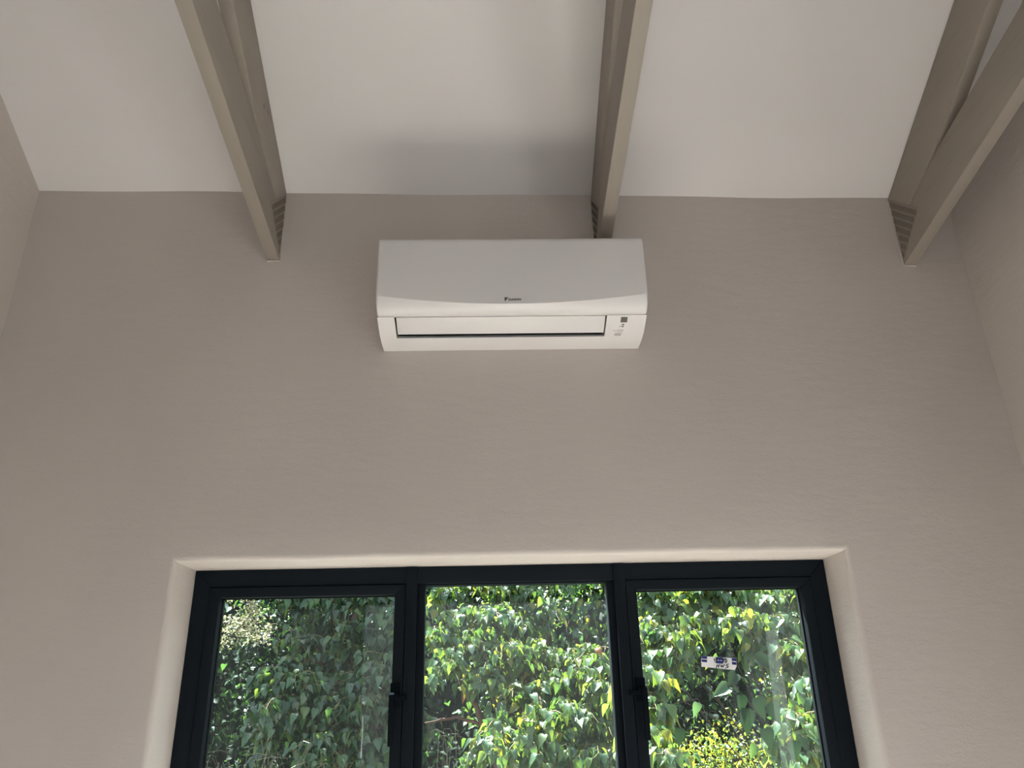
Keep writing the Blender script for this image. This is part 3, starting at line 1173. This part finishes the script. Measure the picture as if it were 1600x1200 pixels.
def make_bush(name, label, cat, base, crown, clusters, size, weights, group=None, ntw=7, nlf=8, bark='bark', spread=1.0, extra=None, individual=300, tr=1.0):
    """clusters: list of (centre, radius). Stem from base to crown, a branch to every cluster, drooping leafy twigs in each"""
    root = empty(name, base)
    tag(root, label, cat, group)
    a = MB()
    tp = curve_pts(base, crown, 0.0, 7, 0.03)
    a.tube(tp, [(0.055 - 0.005 * k) * tr for k in range(7)], 8)
    a.build('trunk', M[bark], root, smooth=True)
    leaves = []
    tw = MB()
    for c, r in clusters:
        st = tp[random.choice((3, 4, 5, 6))]
        bp = curve_pts(st, c + Vector((0, r * 0.5, r * 0.2)), 0.12, 6, 0.03)
        b = MB(); b.tube(bp, [q * tr * 0.8 for q in (0.020, 0.017, 0.014, 0.011, 0.008, 0.005)], 6)
        b.build('branch', M[bark], root, smooth=True)
        for _ in range(ntw):
            d_ = rv(1.0); d_.z *= 0.7; d_.y = d_.y * 0.8 - 0.35
            d_.normalize()
            e = c + d_ * r * random.uniform(0.65, 1.1) - Vector((0, 0, 0.15 * r))
            tpz = curve_pts(bp[-1], e, 0.25 * r, 5, 0.008)
            tw.tube(tpz, [0.0035, 0.003, 0.0025, 0.002, 0.0012], 4)
            for k in range(nlf):
                t = 0.25 + 0.75 * k / (nlf - 1)
                i = min(int(t * 4), 3)
                p = tpz[i].lerp(tpz[i + 1], t * 4 - i)
                side = rv(1.0); side.z = abs(side.z) * 0.2
                side.normalize()
                p2 = p + side * size * 0.45 + Vector((0, 0, -size * 0.12))
                tw.tube([p, p2], [0.0011, 0.0009], 3)
                ax = Vector((0, 0, -1.0)) + side * 0.7 + rv(0.25)
                nr = Vector((0.12, -0.42, 0.75)) + side * 0.6 + rv(0.42)
                leaves.append((p2, ax, nr, size * random.uniform(0.55, 1.2), random.randrange(3), pick(weights)))
    tag(tw.build('twigs', M['twig'], root), kind='stuff')
    if extra:
        leaves += extra
    add_leaves(root, leaves, individual)
    return root


def cl(pts, y, r, jy=0.10, lean=0.0):
    out = []
    for p in pts:
        px, py = p[0], p[1]
        yy = y + random.uniform(-jy, jy)
        yy += lean * (at(px, py, yy).z - 1.65)
        rr = r * (p[2] if len(p) > 2 else 1.0)
        out.append((at(px, py, yy), rr))
    return out


# centre tree, sunlit, in the middle pane and above it
mid_pts = [(700, 935), (745, 915), (790, 925), (835, 935), (770, 965), (720, 975), (815, 985), (850, 965), (690, 1005), (740, 1015),
           (790, 1020), (835, 1030), (705, 1050), (760, 1055), (885, 1040), (925, 1035), (905, 1070), (860, 1085), (815, 1095), (945, 1090),
           (850, 1135), (895, 1120), (930, 1140), (790, 1150), (760, 1175, 0.8), (825, 1180), (880, 1180), (940, 1190), (800, 880), (740, 870), (860, 890)]
cm = cl(mid_pts, 2.35, 0.140, 0.08, 1.0)
MID_TREE = make_bush('broadleaf_tree', 'sunlit broadleaf tree with drooping heart-shaped leaves behind the centre pane', 'tree',
          Vector((0.25, 3.1, -0.15)), Vector((0.22, 2.9, 1.75)), cm, 0.060, [5, 2.0, 5, 0.8, 0.05, 0, 0], ntw=17, nlf=9)
# its leaning bare limb at lower left of the centre pane
# left tree, shaded
left_pts = [(470, 935), (520, 940), (565, 938), (600, 945), (500, 985), (550, 995), (595, 1000), (470, 1010), (530, 1025), (600, 1040),
            (430, 1055, 0.8), (465, 1060), (520, 1065), (565, 1070), (440, 1105), (405, 1130, 0.6), (480, 1110), (520, 1115), (470, 1145),
            (560, 1105), (600, 1100), (600, 1160), (430, 1150), (540, 1155), (500, 1180), (585, 1190), (640, 960), (640, 1050), (650, 1140)]
cm = cl(left_pts, 3.3, 0.165, 0.2, 0.6)
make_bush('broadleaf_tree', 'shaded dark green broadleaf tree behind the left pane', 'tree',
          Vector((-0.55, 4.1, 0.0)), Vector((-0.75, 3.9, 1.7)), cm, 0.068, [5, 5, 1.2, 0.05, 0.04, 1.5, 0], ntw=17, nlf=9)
# right shrub, near, big bright leaves
right_pts = [(1015, 930), (1045, 945), (1090, 930), (1140, 925), (1190, 935), (1235, 935), (1020, 985), (1060, 985), (1110, 975), (1160, 975),
             (1210, 980), (1250, 985), (1030, 1030), (1015, 1075), (1055, 1010), (1185, 1010), (1230, 1025), (1265, 1040), (1020, 1115), (1240, 1075), (1275, 1090),
             (1010, 1160), (1250, 1130), (1285, 1150), (1230, 1165), (1270, 1190), (1100, 890), (1200, 895), (1040, 1195), (990, 1000), (985, 1100)]
cm = cl(right_pts, 1.75, 0.105, 0.08, 1.0)
big = []
for px, py, sz, ang in ((1140, 1085, 0.088, 200), (1158, 1098, 0.080, 270), (1182, 1102, 0.094, 285), (1166, 1120, 0.105, 268), (1200, 1112, 0.095, 300), (1150, 1065, 0.07, 230),
                        (1195, 1150, 0.085, 280), (1090, 1110, 0.06, 250), (1180, 1040, 0.085, 330), (1240, 1170, 0.09, 270), (1062, 1150, 0.075, 265)):
    w = math.radians(ang)
    ax = Vector((math.cos(w), -0.15, math.sin(w)))
    big.append((at(px, py - 12, 1.35), ax, Vector((random.uniform(-0.2, 0.2), -0.8, 0.5)), sz, random.randrange(3), random.choice((1, 5, 5, 1))))  # darker leaf colours stand in for the shade on these leaves
make_bush('leafy_shrub', 'bright leafy shrub with large pointed leaves close behind the right pane', 'shrub',
          Vector((1.75, 2.5, -0.15)), Vector((1.55, 2.2, 1.5)), cm, 0.066, [4, 1.5, 5, 1.4, 0.03, 0, 0], ntw=15, nlf=9, extra=big, tr=0.26, bark='bark2')


def make_crown(name, label, cat, base, h, rx, ry, zc, rz, n, size, weights, group, bark='bark2', nb=7, shell=0.55):
    root = empty(name, base)
    tag(root, label, cat, group)
    a = MB()
    topp = base + Vector((random.uniform(-0.2, 0.2), random.uniform(-0.2, 0.2), h))
    tp = curve_pts(base, topp, 0.0, 7, 0.05)
    a.tube(tp, [0.11 - 0.012 * k for k in range(7)], 8)
    a.build('trunk', M[bark], root, smooth=True)
    cen = base + Vector((0, 0, zc))
    lv = []
    for k in range(nb):
        d_ = rv(1.0).normalized()
        e = cen + Vector((d_.x * rx * 0.75, d_.y * ry * 0.75, d_.z * rz * 0.75))
        b = MB(); b.tube(curve_pts(tp[random.choice((2, 3, 4, 5))], e, 0.2, 6, 0.05), [0.035, 0.03, 0.024, 0.018, 0.012, 0.006], 5)
        b.build('branch', M[bark], root, smooth=True)
    # leaves gathered in sprays so that gaps show between them
    ns = max(1, n // 28)
    gs = min(1.0, size / 0.07)
    for _ in range(ns):
        d_ = rv(1.0).normalized()
        q = random.uniform(shell, 1.0)
        c = cen + Vector((d_.x * rx * q, d_.y * ry * q, d_.z * rz * q))
        for _ in range(28):
            p = c + Vector((random.gauss(0, 0.16 * gs), random.gauss(0, 0.16 * gs), random.gauss(0, 0.12 * gs)))
            side = rv(1.0).normalized()
            ax = Vector((0, 0, -0.6)) + side * 0.9
            nr = Vector((0, -0.2, 0.8)) + d_ * 0.4 + rv(0.4)
            lv.append((p, ax, nr, size * random.uniform(0.6, 1.2), random.randrange(3), pick(weights)))
    add_leaves(root, lv, 300 if size > 0.10 else 0)
    return root


bg = 'dense trees at the back of the garden'
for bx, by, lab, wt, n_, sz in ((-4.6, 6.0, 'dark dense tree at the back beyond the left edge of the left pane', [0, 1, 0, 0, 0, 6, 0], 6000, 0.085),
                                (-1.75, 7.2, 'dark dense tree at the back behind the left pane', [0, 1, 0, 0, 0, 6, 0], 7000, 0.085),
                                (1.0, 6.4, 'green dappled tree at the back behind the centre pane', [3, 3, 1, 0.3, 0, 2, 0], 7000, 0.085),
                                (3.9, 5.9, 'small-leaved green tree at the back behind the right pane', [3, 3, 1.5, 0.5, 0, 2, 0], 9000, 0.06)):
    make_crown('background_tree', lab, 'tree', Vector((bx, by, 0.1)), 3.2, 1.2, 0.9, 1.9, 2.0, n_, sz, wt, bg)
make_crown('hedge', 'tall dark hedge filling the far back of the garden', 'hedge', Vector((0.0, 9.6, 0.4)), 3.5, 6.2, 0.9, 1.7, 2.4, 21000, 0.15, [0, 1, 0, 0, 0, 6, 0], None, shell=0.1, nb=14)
make_crown('fine_leaved_shrub', 'sunny yellow-green fine-leaved shrub low behind the right pane', 'shrub', Vector((1.8, 4.3, 0.0)), 1.2, 0.62, 0.45, 0.85, 0.62, 5200, 0.030, [1, 0.3, 4, 5, 0, 0, 0], None)
# added tree: unseen crown set above the window view to shade the left part
make_crown('shade_tree', 'tall added shade tree with its unseen crown above the left pane', 'tree', Vector((-1.3, 5.1, 0.1)), 4.4, 1.1, 0.95, 4.5, 0.75, 6500, 0.11, [2, 3, 0, 0, 0, 3, 0], None, shell=0.1)


def make_groundcover():
    root = empty('ground_cover', Vector((0, 11.4, 0.3)))
    tag(root, 'dark leafy ground cover on the bank behind the hedge', 'ground cover', kind='stuff')
    lv = []
    for _ in range(9000):
        x, y = random.uniform(-9, 9), random.uniform(11.0, 14.6)
        z = -0.15 + 0.06 * (y - 3) + 1.5 * max(0, min(y, 14.5) - 11.5)
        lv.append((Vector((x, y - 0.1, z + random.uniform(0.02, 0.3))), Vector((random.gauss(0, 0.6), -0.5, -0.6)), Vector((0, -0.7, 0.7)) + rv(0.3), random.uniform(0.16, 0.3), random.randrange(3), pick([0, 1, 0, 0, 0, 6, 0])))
    add_leaves(root, lv, 0)


make_groundcover()


def make_acacia():
    base = Vector((-3.6, 4.4, 0.05))
    root = empty('feathery_tree', base)
    tag(root, 'pale feathery-leaved branch reaching into the top left pane corner', 'tree')
    tip0 = at(330, 985, 4.4)
    a = MB(); a.tube(curve_pts(base, tip0 + Vector((-0.9, 0, 0.2)), 0, 7, 0.04), [0.05 - 0.005 * k for k in range(7)], 7)
    a.build('trunk', M['bark2'], root, smooth=True)
    st = tip0 + Vector((-0.9, 0, 0.2))
    lv = []
    for path in (((330, 980), (372, 968), (402, 972), (424, 992)), ((330, 1000), (365, 988), (398, 985), (420, 1000)), ((330, 930), (362, 930), (388, 940), (398, 952)), ((345, 1008), (370, 985), (390, 962), (404, 955)),
                 ((330, 960), (360, 975), (390, 985), (408, 1003))):
        pts = [st] + [at(x, y, 4.4 + random.uniform(-0.12, 0.12)) for x, y in path]
        b = MB(); b.tube(pts, [0.012, 0.007, 0.005, 0.004, 0.002], 5)
        b.build('branch', M['bark2'], root, smooth=True)
        for i in range(1, 4):
            for k in range(10):
                p = pts[i].lerp(pts[i + 1], k / 10)
                out = rv(1.0); out.y *= 0.5
                out.normalize()
                for j in range(6):
                    q = p + out * 0.018 * (j + 0.6) + rv(0.006)
                    lv.append((q, out * 0.5 + rv(0.8), Vector((0.3, -0.4, 0.8)) + rv(0.5), random.uniform(0.016, 0.032), 1, pick([0, 0, 0.3, 0, 0, 0, 6])))
    add_leaves(root, lv, 0)


make_acacia()


def make_limb():
    """bare red-brown forked limb of the centre tree, low in its pane"""
    root = MID_TREE
    base = MID_TREE.location + Vector((0.0, -0.02, 0.02))
    paths = [([(790, 1260), (768, 1150), (748, 1118), (735, 1092), (737, 1060)], [0.04, 0.026, 0.021, 0.019, 0.012]),
             ([(764, 1146), (742, 1128), (715, 1120), (690, 1124), (664, 1130)], [0.017, 0.014, 0.012, 0.010, 0.007]),
             ([(762, 1146), (770, 1122), (783, 1108), (800, 1085)], [0.008, 0.006, 0.005, 0.003])]
    for i, (ps, rs) in enumerate(paths):
        pts = [at(x, y, 2.62) for x, y in ps]
        rs = [r * 0.75 for r in rs]
        if i == 0:
            pts = [base] + pts
            rs = [0.05] + rs
        # smooth with midpoints
        q, qr = [pts[0]], [rs[0]]
        for (a, b), (ra, rb) in zip(zip(pts, pts[1:]), zip(rs, rs[1:])):
            q += [a.lerp(b, 0.5) + rv(0.006), b]
            qr += [(ra + rb) / 2 * random.uniform(0.9, 1.1), rb]
        m_ = MB(); m_.tube(q, qr, 8)
        m_.build('limb' if i == 0 else 'branch', M['bark'], root, smooth=True)


make_limb()


def grass(name, label, spots, n, hgt, mat, y, lean=0.25):
    base = at(spots[0][0], 1200, y); base.z = -0.2
    root_pos = base
    mb = MB()
    for _ in range(n):
        sx, sy_ = random.choice(spots)
        yy = y + random.uniform(-0.25, 0.35)
        tip = at(sx + random.gauss(0, 14), sy_ + random.gauss(0, 16), yy)
        b0 = Vector((tip.x + random.gauss(0, lean), yy, -0.2))
        mid_ = b0.lerp(tip, 0.6) + Vector((random.gauss(0, 0.04), 0, 0.06))
        end = tip + Vector((random.gauss(0, 0.06), random.gauss(0, 0.04), random.uniform(-0.09, 0.02)))
        pts = [b0, b0.lerp(mid_, 0.5), mid_, tip.lerp(mid_, 0.3), tip, tip.lerp(end, 0.5) + Vector((0, 0, 0.012)), end]
        w = random.uniform(0.0006, 0.0013)
        mb.tube(pts, [w * 1.3, w * 1.2, w, w, w * 0.8, w * 0.6, w * 0.3], 4)
    o = mb.build(name, mat, None, smooth=True, origin=root_pos)
    return tag(o, label, 'grass', kind='stuff')


grass('tall_grass', 'pale dry grass stems at the foot of the left pane', [(350, 1195), (390, 1185), (420, 1190), (470, 1200), (520, 1205)], 55, 1.3, M['straw'], 2.3, 0.5)
grass('tall_grass', 'few dry grass stems at lower left of the centre pane', [(690, 1150), (700, 1170), (712, 1130), (690, 1190)], 9, 1.3, M['straw'], 1.3, 0.1)
